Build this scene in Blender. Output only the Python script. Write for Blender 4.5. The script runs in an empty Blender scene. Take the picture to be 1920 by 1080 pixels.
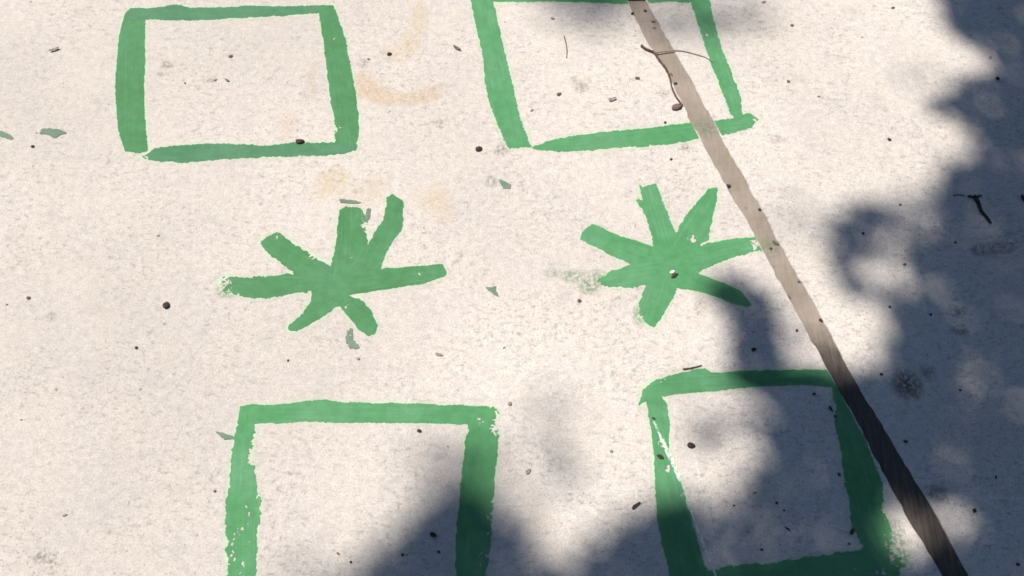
import bpy, bmesh, math, random
import numpy as np
from mathutils import Vector, Matrix
random.seed(7); rng = np.random.default_rng(11)
R = math.radians
scene = bpy.context.scene
C = scene.collection

# ------------------------------------------------------------------ camera
TH = R(24.0); H = 1.40; F = 1500.0
YC = -H * math.tan(TH)
def G(px, py):
    """photo pixel -> point on the pavement (metres)"""
    x = (px - 960.0) / F; y = (540.0 - py) / F
    t = H / (math.cos(TH) - y * math.sin(TH))
    return (x * t, YC + (y * math.cos(TH) + math.sin(TH)) * t)
cam = bpy.data.cameras.new('camera'); cam.sensor_width = 36.0
cam.lens = F / 1920 * 36.0; cam.clip_start = 0.02; cam.clip_end = 1500
co = bpy.data.objects.new('camera', cam); C.objects.link(co)
co.location = (0, YC, H); co.rotation_euler = (TH, 0, 0)
scene.camera = co

# ------------------------------------------------------------------ light
EL = R(62.0)
SH = Vector((-0.77, 0.64, 0)).normalized()
SUN = Vector((SH.x * math.cos(EL), SH.y * math.cos(EL), math.sin(EL)))
sl = bpy.data.lights.new('sun', 'SUN'); sl.energy = 5.0; sl.angle = R(0.53); sl.color = (1.0, 0.937, 0.865)
so = bpy.data.objects.new('sun', sl); C.objects.link(so)
so.rotation_euler = SUN.to_track_quat('Z', 'Y').to_euler()
w = bpy.data.worlds.new('World'); scene.world = w; w.use_nodes = True
nt = w.node_tree; bg = nt.nodes['Background']
sk = nt.nodes.new('ShaderNodeTexSky'); sk.sky_type = 'NISHITA'; sk.sun_disc = False
sk.sun_elevation = EL; sk.sun_rotation = math.atan2(SUN.x, SUN.y)
sk.air_density = 1.0; sk.dust_density = 0.3; sk.ozone_density = 3.5
nt.links.new(sk.outputs[0], bg.inputs[0]); bg.inputs[1].default_value = 0.05
scene.view_settings.view_transform = 'Standard'; scene.view_settings.look = 'None'
scene.view_settings.exposure = 0.35; scene.view_settings.gamma = 1.0
scene.render.engine = 'CYCLES'
scene.cycles.filter_width = 1.7

# ------------------------------------------------------------------ helpers
def put(name, me, mat=None, parent=None):
    o = bpy.data.objects.new(name, me); C.objects.link(o)
    if mat: me.materials.append(mat)
    if parent: o.parent = parent
    return o
def tag(o, label, cat, group=None):
    o['label'] = label; o['category'] = cat
    if group: o['group'] = group
    return o
def empty(name, loc=(0, 0, 0)):
    o = bpy.data.objects.new(name, None); C.objects.link(o); o.location = loc
    o.empty_display_size = 0.02
    return o
def hash2(ix, iy, seed):
    h = (ix.astype(np.int64) * 374761393 + iy.astype(np.int64) * 668265263 + seed * 974634777) & 0xffffffff
    h = ((h ^ (h >> 13)) * 1274126177) & 0xffffffff
    h = ((h ^ (h >> 16)) * 2246822519) & 0xffffffff
    return ((h ^ (h >> 15)) & 0xffff) / 65535.0
def vn(x, y, cell, seed=0):
    """value noise 0..1, lattice of size cell metres"""
    x = np.asarray(x) / cell; y = np.asarray(y) / cell
    ix = np.floor(x); iy = np.floor(y); fx = x - ix; fy = y - iy
    fx = fx * fx * (3 - 2 * fx); fy = fy * fy * (3 - 2 * fy)
    ix = ix.astype(np.int64); iy = iy.astype(np.int64)
    a = hash2(ix, iy, seed); b = hash2(ix + 1, iy, seed); c = hash2(ix, iy + 1, seed); d = hash2(ix + 1, iy + 1, seed)
    return (a * (1 - fx) + b * fx) * (1 - fy) + (c * (1 - fx) + d * fx) * fy
def sdf(X, Y, poly):
    """signed distance, positive inside"""
    d = np.full(X.shape, 1e9); ins = np.zeros(X.shape, bool)
    n = len(poly)
    for i in range(n):
        ax, ay = poly[i]; bx, by = poly[(i + 1) % n]
        ex, ey = bx - ax, by - ay; L = ex * ex + ey * ey + 1e-18
        t = np.clip(((X - ax) * ex + (Y - ay) * ey) / L, 0, 1)
        d = np.minimum(d, (X - ax - t * ex) ** 2 + (Y - ay - t * ey) ** 2)
        c = ((ay > Y) != (by > Y))
        if abs(by - ay) > 1e-12:
            ins ^= c & (X < ex * (Y - ay) / (by - ay) + ax)
    d = np.sqrt(d)
    return np.where(ins, d, -d)
def contour_mesh(name, xs, ys, Fv, z):
    """flat sheet where Fv > 0 (marching squares on a fine lattice)"""
    ny, nx = Fv.shape
    ins = Fv > 0
    verts = []; vid = {}; faces = []
    def gv(j, i):
        k = (j, i)
        if k not in vid: vid[k] = len(verts); verts.append((xs[i], ys[j], z))
        return vid[k]
    def ev(j0, i0, j1, i1):
        k = (j0, i0, j1, i1) if (j0, i0) < (j1, i1) else (j1, i1, j0, i0)
        if k not in vid:
            j0, i0, j1, i1 = k
            a, b = Fv[j0, i0], Fv[j1, i1]; t = min(.97, max(.03, a / (a - b)))
            vid[k] = len(verts)
            verts.append((xs[i0] + (xs[i1] - xs[i0]) * t, ys[j0] + (ys[j1] - ys[j0]) * t, z))
        return vid[k]
    cnt = ins[:-1, :-1].astype(int) + ins[1:, :-1] + ins[:-1, 1:] + ins[1:, 1:]
    for j, i in zip(*np.nonzero(cnt)):
        cs = [(j, i), (j, i + 1), (j + 1, i + 1), (j + 1, i)]
        if cnt[j, i] == 4:
            faces.append([gv(*c) for c in cs]); continue
        p = []
        for k in range(4):
            a = cs[k]; b = cs[(k + 1) % 4]
            if ins[a]: p.append(gv(*a))
            if ins[a] != ins[b]: p.append(ev(*a, *b))
        if len(p) >= 3: faces.append(p)
    me = bpy.data.meshes.new(name); me.from_pydata(verts, [], faces); me.update()
    return me

# ------------------------------------------------------------------ materials
def newmat(name, rough=0.8, spec=0.3):
    m = bpy.data.materials.new(name); m.use_nodes = True
    b = m.node_tree.nodes['Principled BSDF']
    b.inputs['Roughness'].default_value = rough; b.inputs['Specular IOR Level'].default_value = spec
    return m, m.node_tree, b
def N(nt, t, **kw):
    n = nt.nodes.new('ShaderNode' + t)
    for k, v in kw.items(): setattr(n, k, v)
    return n
def noise(nt, vec, scale, detail=2.0, rough=0.5):
    n = N(nt, 'TexNoise'); n.inputs['Scale'].default_value = scale
    n.inputs['Detail'].default_value = detail; n.inputs['Roughness'].default_value = rough
    nt.links.new(vec, n.inputs['Vector']); return n.outputs['Fac']
def ramp(nt, fac, a, b, va=0.0, vb=1.0):
    n = N(nt, 'MapRange'); n.interpolation_type = 'SMOOTHSTEP'
    for k, v in (('From Min', a), ('From Max', b), ('To Min', va), ('To Max', vb)): n.inputs[k].default_value = v
    nt.links.new(fac, n.inputs['Value']); return n.outputs['Result']
def mixc(nt, fac, a, b, mode='MIX'):
    n = N(nt, 'Mix'); n.data_type = 'RGBA'; n.blend_type = mode
    for s, v in ((n.inputs[0], fac), (n.inputs[6], a), (n.inputs[7], b)):
        if hasattr(v, 'is_linked'): nt.links.new(v, s)
        elif isinstance(v, (int, float)): s.default_value = v
        else: s.default_value = (*v, 1)
    return n.outputs[2]
def mul(nt, a, b):
    n = N(nt, 'Math'); n.operation = 'MULTIPLY'
    for s, v in ((n.inputs[0], a), (n.inputs[1], b)):
        if hasattr(v, 'is_linked'): nt.links.new(v, s)
        else: s.default_value = v
    return n.outputs[0]
def stretch(nt, vec, s, rot=0):
    n = N(nt, 'Mapping'); n.inputs['Scale'].default_value = s; n.inputs['Rotation'].default_value = (0, 0, rot)
    nt.links.new(vec, n.inputs['Vector']); return n.outputs[0]
def bump(nt, h, dist, b, strength=1.0):
    n = N(nt, 'Bump'); n.inputs['Distance'].default_value = dist; n.inputs['Strength'].default_value = strength
    nt.links.new(h, n.inputs['Height']); nt.links.new(n.outputs[0], b.inputs['Normal'])

def concrete_mat():
    m, nt, b = newmat('weathered_concrete', 0.9, 0.2)
    tc = N(nt, 'TexCoord').outputs['Object']
    big = ramp(nt, noise(nt, tc, 2.2, 4, .55), .35, .65)
    col = mixc(nt, big, (.515, .475, .436), (.575, .53, .485))
    med = ramp(nt, noise(nt, tc, 70, 6, .78), .3, .7, .86, 1.10)
    col = mixc(nt, 1.0, col, med, 'MULTIPLY')
    # warm / cool patchiness
    hue = ramp(nt, noise(nt, tc, 9, 3, .6), .42, .7)
    col = mixc(nt, mul(nt, hue, .35), col, (.55, .485, .41))
    # sand grain
    g = noise(nt, tc, 330, 3, .75)
    col = mixc(nt, 1.0, col, ramp(nt, g, .30, .70, .81, 1.15), 'MULTIPLY')
    # broom streaks, mostly sideways
    st = noise(nt, stretch(nt, tc, (14, 95, 1), R(-7)), 1.0, 3, .65)
    col = mixc(nt, mul(nt, ramp(nt, st, .58, .74), .22), col, (.33, .30, .275))
    # greyer toward the left: vignette put into the concrete colour
    sx = N(nt, 'SeparateXYZ'); nt.links.new(tc, sx.inputs[0])
    ad = N(nt, 'Math'); ad.operation = 'ADD'
    nt.links.new(sx.outputs['X'], ad.inputs[0]); nt.links.new(mul(nt, noise(nt, tc, 1.7, 4, .6), .8), ad.inputs[1])
    left_vignette = ramp(nt, ad.outputs[0], -.45, .75, 1.0, 0.0)
    col = mixc(nt, mul(nt, left_vignette, .24), col, (.31, .285, .26))
    # dark fines caught in pits, patchy
    patch = ramp(nt, noise(nt, tc, 5, 2, .5), .38, .66)
    pit = ramp(nt, noise(nt, tc, 150, 2, .6), .61, .70)
    col = mixc(nt, mul(nt, mul(nt, pit, patch), .6), col, (.20, .18, .165))
    sm = ramp(nt, noise(nt, tc, 38, 4, .75), .64, .76)
    col = mixc(nt, mul(nt, sm, .30), col, (.22, .20, .18))
    gr = noise(nt, tc, 15, 6, .72)
    col = mixc(nt, mul(nt, ramp(nt, gr, .52, .72), .40), col, (.36, .335, .315))
    gr2 = noise(nt, stretch(nt, tc, (1, 1.6, 1), .4), 30, 5, .75)
    col = mixc(nt, mul(nt, ramp(nt, gr2, .55, .72), .34), col, (.32, .30, .28))
    pat2 = ramp(nt, noise(nt, tc, 6.5, 3, .6), .36, .62, .25, 1.0)
    wm = noise(nt, stretch(nt, tc, (62, 120, 1), R(18)), 1.0, 3, .7)
    col = mixc(nt, mul(nt, mul(nt, ramp(nt, wm, .52, .68), pat2), .68), col, (.27, .245, .225))
    wm2 = noise(nt, stretch(nt, tc, (150, 70, 1), R(-31)), 1.0, 3, .7)
    col = mixc(nt, mul(nt, mul(nt, ramp(nt, wm2, .57, .70), pat2), .62), col, (.24, .22, .20))
    dk = noise(nt, tc, 48, 2, .5)
    col = mixc(nt, mul(nt, ramp(nt, dk, .735, .765), .6), col, (.13, .115, .10))
    lt = ramp(nt, noise(nt, stretch(nt, tc, (1, 1, 1), 1.1), 75, 2, .6), .66, .76)
    col = mixc(nt, mul(nt, lt, .35), col, (.68, .63, .57))
    nt.links.new(col, b.inputs['Base Color'])
    hn = N(nt, 'Math'); hn.operation = 'SUBTRACT'
    nt.links.new(g, hn.inputs[0]); nt.links.new(mul(nt, pit, .5), hn.inputs[1])
    bump(nt, hn.outputs[0], .0008, b, .28)
    return m
def paint_mat(name, c1, c2, thin):
    m, nt, b = newmat(name, 0.7, 0.18)
    tc = N(nt, 'TexCoord').outputs['Object']
    col = mixc(nt, ramp(nt, noise(nt, tc, 7, 3, .55), .35, .65), c1, c2)
    col = mixc(nt, 1.0, col, ramp(nt, noise(nt, tc, 55, 3, .6), .3, .7, .92, 1.07), 'MULTIPLY')
    g = noise(nt, tc, 210, 3, .7)
    col = mixc(nt, mul(nt, ramp(nt, g, .58, .78), thin), col, (.36, .46, .36))
    # bristle streaks along each stroke
    at = N(nt, 'Attribute'); at.attribute_name = 'brush'
    stk = noise(nt, at.outputs['Vector'], 1.0, 4, .65)
    col = mixc(nt, 1.0, col, ramp(nt, stk, .3, .7, .93, 1.06), 'MULTIPLY')
    col = mixc(nt, mul(nt, ramp(nt, stk, .60, .74), thin * 1.3), col, (.30, .42, .30))
    nt.links.new(col, b.inputs['Base Color'])
    hs = N(nt, 'Math'); hs.operation = 'ADD'; nt.links.new(g, hs.inputs[0]); nt.links.new(stk, hs.inputs[1])
    bump(nt, hs.outputs[0], .0010, b, .5)
    return m
def joint_mat():
    m, nt, b = newmat('fibre_joint_filler', 0.9, 0.15)
    tc = N(nt, 'TexCoord').outputs['Object']
    sp = N(nt, 'SeparateXYZ'); nt.links.new(tc, sp.inputs[0])
    fib = noise(nt, stretch(nt, tc, (160, 22, 1), R(27)), 1.0, 4, .65)
    tan = mixc(nt, ramp(nt, noise(nt, tc, 12, 3, .6), .35, .65), (.245, .208, .165), (.29, .242, .203))
    tan = mixc(nt, 1.0, tan, ramp(nt, fib, .25, .75, .9, 1.08), 'MULTIPLY')
    tan = mixc(nt, mul(nt, ramp(nt, noise(nt, tc, 70, 3, .6), .62, .75), .45), tan, (.10, .08, .065))
    # the lower run is darker
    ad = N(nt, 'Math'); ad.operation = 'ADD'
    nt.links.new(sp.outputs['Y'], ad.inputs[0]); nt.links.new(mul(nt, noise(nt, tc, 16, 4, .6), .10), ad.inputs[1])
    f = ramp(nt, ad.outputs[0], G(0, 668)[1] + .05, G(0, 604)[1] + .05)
    dark_fill = mixc(nt, ramp(nt, fib, .3, .7), (.060, .050, .043), (.105, .087, .074))
    tan = mixc(nt, f, dark_fill, tan)
    nt.links.new(tan, b.inputs['Base Color'])
    bump(nt, fib, .0015, b, .6)
    return m
def fade_mat(name, col, strength, scale, lo, hi):
    """thin see-through film (chalk dust, stain): cover from the mesh attribute 'cover' broken up by noise"""
    m, nt, b = newmat(name, 0.95, 0.1)
    tc = N(nt, 'TexCoord').outputs['Object']
    at = N(nt, 'Attribute'); at.attribute_name = 'cover'
    b.inputs['Base Color'].default_value = (*col, 1)
    a = mul(nt, at.outputs['Fac'], ramp(nt, noise(nt, tc, scale, 4, .65), lo, hi))
    nt.links.new(mul(nt, a, strength), b.inputs['Alpha'])
    return m
def plain_mat(name, c1, c2, scale=400, rough=.8):
    m, nt, b = newmat(name, rough, 0.25)
    tc = N(nt, 'TexCoord').outputs['Object']
    n = noise(nt, tc, scale, 3, .6)
    nt.links.new(mixc(nt, ramp(nt, n, .3, .7), c1, c2), b.inputs['Base Color'])
    bump(nt, n, .0005, b, .4)
    return m
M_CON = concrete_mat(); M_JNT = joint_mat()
M_P = paint_mat('green_paint', (.068, .232, .092), (.090, .250, .118), .12)
M_PL = paint_mat('vignetted_green_paint', (.054, .180, .067), (.068, .204, .090), .10)  # darker green for the left marks, vignette mixed into the colour
M_PT = paint_mat('thin_green_paint', (.056, .168, .080), (.072, .190, .100), .14)
M_PO = paint_mat('old_grey_green_paint', (.105, .170, .115), (.15, .21, .155), .3)
M_WHT = plain_mat('white_scrape', (.72, .76, .70), (.8, .82, .78))
M_SEED = plain_mat('dark_seed', (.024, .017, .013), (.065, .046, .034))
M_BRN = plain_mat('brown_husk', (.10, .066, .046), (.18, .125, .09))
M_GRY = plain_mat('grey_husk', (.22, .185, .16), (.32, .27, .235))
M_TWG = plain_mat('twig_bark', (.06, .036, .028), (.13, .085, .07), 150)
M_TWP = plain_mat('pale_twig_bark', (.22, .16, .13), (.32, .25, .20), 150)
M_BLK = plain_mat('blackened_twig', (.012, .011, .012), (.03, .027, .026), 150)
M_BARK = plain_mat('tree_bark', (.07, .05, .035), (.16, .12, .09), 14)
M_LEAF = plain_mat('leaf', (.035, .075, .02), (.06, .11, .03), 6, .6)
M_SOIL = plain_mat('dry_soil', (.16, .13, .09), (.26, .22, .16), 3)

# ------------------------------------------------------------------ tracing helpers: polygons read off enlargements
Z = {'A': (0, 0, 2.743), 'B': (600, 0, 2.743), 'C': (1150, 0, 2.4935), 'D': (0, 360, 2.743), 'E': (600, 320, 2.743),
     'F': (1220, 320, 2.743), 'G': (0, 686, 2.743), 'H': (600, 686, 2.743), 'I': (1220, 686, 2.743), 'P': (0, 0, 1.0)}
def P(s):
    """'A x,y x,y B x,y ...' -> photo pixels"""
    out = []; o = Z['P']
    for t in s.split():
        if t in Z: o = Z[t]; continue
        x, y = map(float, t.split(',')); out.append((o[0] + x / o[2], o[1] + y / o[2]))
    return out

# ------------------------------------------------------------------ pavement slabs, joint, ground under them
JL = [(1176, 0), (1194, 40), (1210, 74), (1230, 104), (1250, 136), (1278, 194), (1306, 249), (1342, 314), (1374, 370), (1395, 405), (1418, 448), (1440, 491),
      (1471, 546), (1497, 592), (1519, 632), (1541, 674), (1564, 716), (1603, 784), (1632, 839), (1657, 890), (1683, 937), (1709, 985), (1738, 1031), (1767, 1082)]
JR = [(1212, 0), (1232, 36), (1266, 96), (1297, 148), (1322, 196), (1350, 249), (1381, 307), (1413, 363), (1434, 398), (1459, 448), (1484, 493),
      (1513, 543), (1546, 602), (1571, 650), (1606, 714), (1643, 775), (1679, 835), (1714, 893), (1747, 950), (1780, 1010), (1820, 1082)]
def edge_line(pts, seed):
    g = [Vector(G(*p)) for p in pts]
    d0 = (g[0] - g[6]).normalized(); d1 = (g[-1] - g[-7]).normalized()
    L = [g[0] + d0 * 30] + [g[0] + d0 * k for k in (3, 1.2, .4)] + g + [g[-1] + d1 * k for k in (.4, 1.2, 3)] + [g[-1] + d1 * 30]
    out = []
    for a, b in zip(L, L[1:]):
        n = max(1, int((b - a).length / .006)) if (b - a).length < .9 else 1
        for k in range(n):
            p = a.lerp(b, k / n); nrm = Vector((-(b - a).y, (b - a).x)).normalized()
            j = (float(vn(p.x + p.y * .3, p.y, .012, seed)) - .5) * .0036 + (float(vn(p.x, p.y, .05, seed + 1)) - .5) * .003
            out.append(p + nrm * (j if n > 1 else 0))
    out.append(L[-1]); return out
EL_, ER_ = edge_line(JL, 3), edge_line(JR, 8)
JPOLY = [G(*p) for p in JL] + [G(*p) for p in reversed(JR)]
def slab(edge, side, name):
    bm = bmesh.new(); y0, y1 = edge[0].y, edge[-1].y
    top = [bm.verts.new((p.x, p.y, 0)) for p in edge]
    mid = [bm.verts.new((p.x + side * .25, p.y, 0)) for p in edge]
    far = [bm.verts.new((side * 30, p.y, 0)) for p in edge]
    # a small worn chamfer on the joint edge, then the slab side
    ch = [bm.verts.new((p.x - side * .0012, p.y, -.0014)) for p in edge]
    bot = [bm.verts.new((p.x - side * .0012, p.y, -.06)) for p in edge]
    cols = [far, mid, top, ch, bot]
    for a, b in zip(cols, cols[1:]):
        for i in range(len(edge) - 1):
            q = (a[i], b[i], b[i + 1], a[i + 1])
            bm.faces.new(q if side > 0 else q[::-1])
    me = bpy.data.meshes.new(name); bm.to_mesh(me); bm.free()
    if sum(p.normal.z * p.area for p in me.polygons) < 0: me.flip_normals()
    o = put(name, me, M_CON); o['kind'] = 'structure'
    return o
pave_l = slab(EL_, -1, 'pavement')
pave_r = slab(ER_, 1, 'pavement')
me = bpy.data.meshes.new('ground'); s_ = 600
me.from_pydata([(-s_, -s_, -.09), (s_, -s_, -.09), (s_, s_, -.09), (-s_, s_, -.09)], [], [(0, 1, 2, 3)])
put('ground', me, M_SOIL)['kind'] = 'structure'
# joint filler: a strip with a slightly uneven top, set just below the slab tops
bm = bmesh.new(); rows = []
d = (Vector(G(*JL[-1])) - Vector(G(*JL[0]))).normalized(); a0 = Vector(G(1194, 0)) - d * 6; n_ = 1500
nrm = Vector((-d.y, d.x))
for k in range(n_ + 1):
    c = a0 + d * (13.5 * k / n_); row = []
    for q in range(9):
        u = (q - 4) / 4 * .056; p = c + nrm * u
        z = -.0034 + (float(vn(p.x, p.y, .02, 21)) - .5) * .0016 + (float(vn(p.x, p.y, .006, 22)) - .5) * .0008
        row.append(bm.verts.new((p.x, p.y, z)))
    rows.append(row)
for r0, r1 in zip(rows, rows[1:]):
    for q in range(8): bm.faces.new((r0[q], r0[q + 1], r1[q + 1], r1[q]))
bmesh.ops.recalc_face_normals(bm, faces=bm.faces)
me = bpy.data.meshes.new('joint_strip'); bm.to_mesh(me); bm.free()
if sum(p.normal.z for p in me.polygons) < 0: me.flip_normals()
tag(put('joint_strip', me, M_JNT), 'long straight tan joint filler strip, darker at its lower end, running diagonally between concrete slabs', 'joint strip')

def film_mesh(name, xs, ys, cov, mat, parent, z):
    me = contour_mesh(name, xs, ys, cov - .02, z)
    at = me.attributes.new('cover', 'FLOAT', 'POINT'); step = xs[1] - xs[0]; step2 = ys[1] - ys[0]
    for i, v in enumerate(me.vertices):
        ix = min(len(xs) - 1, max(0, int(round((v.co.x - xs[0]) / step)))); iy = min(len(ys) - 1, max(0, int(round((v.co.y - ys[0]) / step2))))
        at.data[i].value = float(cov[iy, ix])
    return put(name, me, mat, parent)
M_HALO = fade_mat('stroke_halo', (.60, .72, .54), .75, 60, .22, .55)  # pale edge halo added along the strokes
M_SCR = fade_mat('white_scrape_dust', (.66, .72, .64), 1.0, 150, .36, .54)
M_SMR = fade_mat('paint_smear', (.13, .27, .13), .75, 140, .38, .60)
# ------------------------------------------------------------------ paint
ZL = [0.0004]
def stroke(poly, parent=None, mat=None, name='stroke', rough=1.0, dry=(), holes=.5, step=.0014, seed=None, thin_all=0.0, round_=0.0):
    """one brushed stroke; dry = [(px, py, radius_px, amount)] where the brush ran dry"""
    ZL[0] += .00002; seed = seed if seed is not None else int(ZL[0] * 1e7) % 9999
    g = [G(*p) for p in poly]
    xs_ = [p[0] for p in g]; ys_ = [p[1] for p in g]; mg = .012
    xs = np.arange(min(xs_) - mg, max(xs_) + mg, step); ys = np.arange(min(ys_) - mg, max(ys_) + mg, step)
    X, Y = np.meshgrid(xs, ys)
    f = sdf(X, Y, g) + round_
    f = f + rough * ((vn(X, Y, .0035, seed) - .5) * .0026 + (vn(X, Y, .012, seed + 1) - .5) * .0028 + (vn(X, Y, .04, seed + 2) - .5) * .002)
    fine = vn(X, Y, .0026, 77) * .6 + vn(X, Y, .0058, 78) * .4          # concrete grain: same for all strokes
    cov = np.full(X.shape, 0.80 + .05 * (1 - holes)) - thin_all            # share of grain the paint fills
    pock = vn(X, Y, .05, 91)
    cov = cov + .25 - holes * .16 * (pock > .55)
    # dry fringe along edges
    cov = cov - rough * .22 * np.clip(1 - f / .007, 0, 1) * vn(X, Y, .06, seed + 5)
    for (qx, qy, qr, am) in dry:
        cx, cy = G(qx, qy); rr = abs(G(qx + qr, qy)[0] - cx)
        k = np.clip(1 - np.hypot(X - cx, Y - cy) / rr, 0, 1)
        cov = cov - am * np.minimum(1, k * 1.8)
    f = np.minimum(f, (cov - fine) * .02)
    dj = sdf(X, Y, JPOLY)
    # paint hardly took on the joint filler
    f = np.where(dj > -.001, -.004, f)
    me = contour_mesh(name, xs, ys, f, ZL[0])
    # brush direction: long axis of the outline
    ga = np.array(g); ga = ga - ga.mean(0); ev, ew = np.linalg.eigh(ga.T @ ga); ax = ew[:, 1]
    vc = np.array([(v.co.x, v.co.y) for v in me.vertices]); al = vc @ ax; ac = vc @ np.array([-ax[1], ax[0]])
    at = me.attributes.new('brush', 'FLOAT_VECTOR', 'POINT')
    at.data.foreach_set('vector', np.stack([al * 9, ac * 210, np.full(len(al), seed % 50)], 1).astype(np.float32).ravel())
    return put(name, me, mat or PM[0], parent)
PM = [M_P]
def painted(name, label, cat, group, strokes, mat=None):
    PM[0] = mat or M_P
    o = empty(name, (0, 0, 0)); tag(o, label, cat, group); polys = []
    for s in strokes:
        kw = dict(s[1]) if len(s) > 1 else {}
        stroke(P(s[0]), o, **kw); polys.append([G(*p) for p in P(s[0])])
    # pale sharpening halo round the strokes, added as a thin film
    step = .003; al = [p for q in polys for p in q]
    xs = np.arange(min(p[0] for p in al) - .02, max(p[0] for p in al) + .02, step); ys = np.arange(min(p[1] for p in al) - .02, max(p[1] for p in al) + .02, step)
    X, Y = np.meshgrid(xs, ys); d = np.full(X.shape, -1e9)
    for q in polys: d = np.maximum(d, sdf(X, Y, q))
    wd = .006 + .006 * vn(X, Y, .05, 301)
    cov = np.clip(1 + d / wd, 0, 1) * (.55 + .45 * vn(X, Y, .03, 302)); cov[d > .006] = 0
    cov[sdf(X, Y, JPOLY) > -.003] = 0
    film_mesh('halo', xs, ys, cov, M_HALO, o, .0002)
    return o
GS = 'green painted square outlines'; GA = 'green painted asterisks'
painted('painted_square', 'green painted square outline with a dark seed on its lower side, left of orange chalk', 'painted mark', GS, [
    ('A 625,125 645,70 670,42 745,40 747,100 745,200 749,300 741,440 746,600 757,700 758,775 720,790 642,780 627,735 607,660 598,560 592,480 600,330 608,220', dict(rough=.7, holes=.1)),
    ('A 645,78 668,40 800,42 880,27 930,26 980,42 1040,40 1150,38 1300,29 1500,32 1640,27 1716,26 1722,60 1640,68 1500,80 1300,90 1180,94 1060,104 900,104 745,101 650,112', dict(mat=M_PT, dry=[(383, 28, 10, .35)], holes=.2)),
    ('A 1640,66 1660,30 1716,26 1742,95 1775,200 1795,300 1815,400 1832,500 1848,610 1840,700 1826,775 1770,795 1722,790 1724,720 1722,630 1706,540 1690,450 1675,320 1660,200', dict(dry=[(632, 240, 16, .5), (624, 72, 8, .4)], rough=1.1)),
    ('A 700,812 742,796 790,770 840,756 980,746 1150,736 1250,742 1350,746 1520,736 1720,732 1838,742 1832,772 1770,795 1550,802 1400,808 1200,816 1050,828 940,836 800,828', dict(mat=M_PT, dry=[(268, 292, 26, .55)], rough=1.2)),
], M_PL)
painted('painted_square', 'green painted square outline crossed by the joint strip, with bits of twig inside it', 'painted mark', GS, [
    ('P 868,-78 908,-78 926,5 B 900,50 920,130 936,210 956,290 976,370 1000,470 1016,560 1045,650 1080,735 1092,757 975,766 945,720 915,650 885,570 860,480 845,400 842,310 820,210 795,110 775,0', dict(dry=[(960, 282, 10, .3)])),
    ('P 890,-46 1000,-40 1180,-38 1310,-44 1340,-44 1318,4 1240,4 1165,7 1100,5 1040,3 930,4 900,0', dict()),
    ('P 1272,-60 1312,-60 1332,10 C 485,150 510,235 540,310 565,370 590,430 602,500 606,548 572,557 545,530 520,460 495,400 470,330 450,280 430,220 405,140 385,80 362,20', dict(mat=M_P, dry=[(1325, 62, 13, .36), (1340, 100, 11, .32)], rough=1.1)),
    ('B 1088,760 1130,742 1200,716 1380,690 1560,670 1720,656 1890,630 C 240,590 340,575 470,564 570,552 600,536 640,528 655,545 685,560 660,577 645,597 590,612 510,636 390,650 280,674 150,686 0,697 B 1700,746 1500,766 1350,776 1200,781 1110,768', dict(dry=[(1415, 224, 12, .4)])),
])
painted('painted_asterisk', 'green painted asterisk of seven arms left of the centre, standing alone on sunlit concrete', 'painted mark', GA, [
    ('D 1340,255 1380,225 1430,208 1520,268 1620,332 1710,390 1790,470 1700,520 1600,490 1510,420 1470,385 1400,335 1347,278', dict(dry=[(520, 448, 14, .35), (585, 478, 16, .4)], rough=1.3)),
    ('D 1118,446 1150,440 1300,440 1500,422 1640,440 1720,470 1700,520 1600,510 1480,527 1400,546 1300,547 1230,532 1160,517 1130,485', dict(dry=[(412, 528, 34, .6), (440, 545, 20, .3)], rough=1.5)),
    ('P 636,395 648,388 676,390 688,410 690,455 694,500 690,540 640,555 612,510 622,490 630,455', dict(dry=[(690, 420, 26, .45), (665, 480, 18, .35)], rough=1.2)),
    ('E 345,138 375,124 428,155 430,250 415,310 370,370 340,430 312,500 250,560 100,600 130,470 245,380 290,310 330,240', dict(dry=[(690, 470, 14, .3)])),
    ('E 200,510 310,505 450,496 560,486 630,478 656,525 640,545 520,582 400,602 300,617 210,632 60,650 40,540', dict(dry=[(788, 514, 9, .4)], rough=.7)),
    ('E 60,640 150,640 205,658 250,702 280,758 296,800 282,840 245,847 200,817 150,762 95,695', dict(dry=[(652, 574, 12, .4), (685, 615, 10, .3)])),
    ('D 1600,480 1800,480 1780,570 1720,596 1700,615 1620,668 1527,718 1485,716 1473,692 1540,640 1600,560', dict(rough=.9, dry=[(572, 590, 10, .3)])),
], M_PL)
painted('painted_asterisk', 'green painted asterisk, its right arm touching the joint strip and its left arm fading', 'painted mark', GA, [
    ('E 1335,350 1345,322 1400,276 1430,288 1540,336 1715,390 1830,440 1800,520 1700,520 1600,481 1470,420 1372,372', dict(rough=.8)),
    ('E 1640,72 1660,85 1725,70 1752,130 1790,230 1836,330 1850,480 1740,500 1716,385 1692,290 1660,200 1624,150 1662,152', dict(rough=1.1)),
    ('F 346,84 300,94 260,130 215,190 165,258 140,312 100,380 60,480 180,480 246,392 297,352 302,300 322,220 342,140', dict(rough=1.1, dry=[(1296, 448, 14, .4)])),
    ('F 100,400 245,385 300,370 370,358 480,345 530,338 580,345 600,410 550,412 440,440 350,476 245,521 120,560 60,480', dict(dry=[(1318, 456, 12, .4), (1412, 460, 22, .4)])),
    ('F 100,480 245,528 330,560 400,588 470,620 515,688 500,702 440,690 360,660 240,620 150,606 60,580', dict(rough=.6)),
    ('E 1690,500 1840,500 F 130,606 110,660 78,720 42,778 20,802 E 1690,795 1635,765 1646,680 1674,590', dict(dry=[(1197, 600, 22, .55)], rough=1.2)),
    ('E 1830,500 1780,560 1680,582 1560,606 1460,592 1425,568 1470,530 1590,482 1700,450', dict(dry=[(1118, 526, 22, .42)], rough=1.5)),
])
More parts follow.
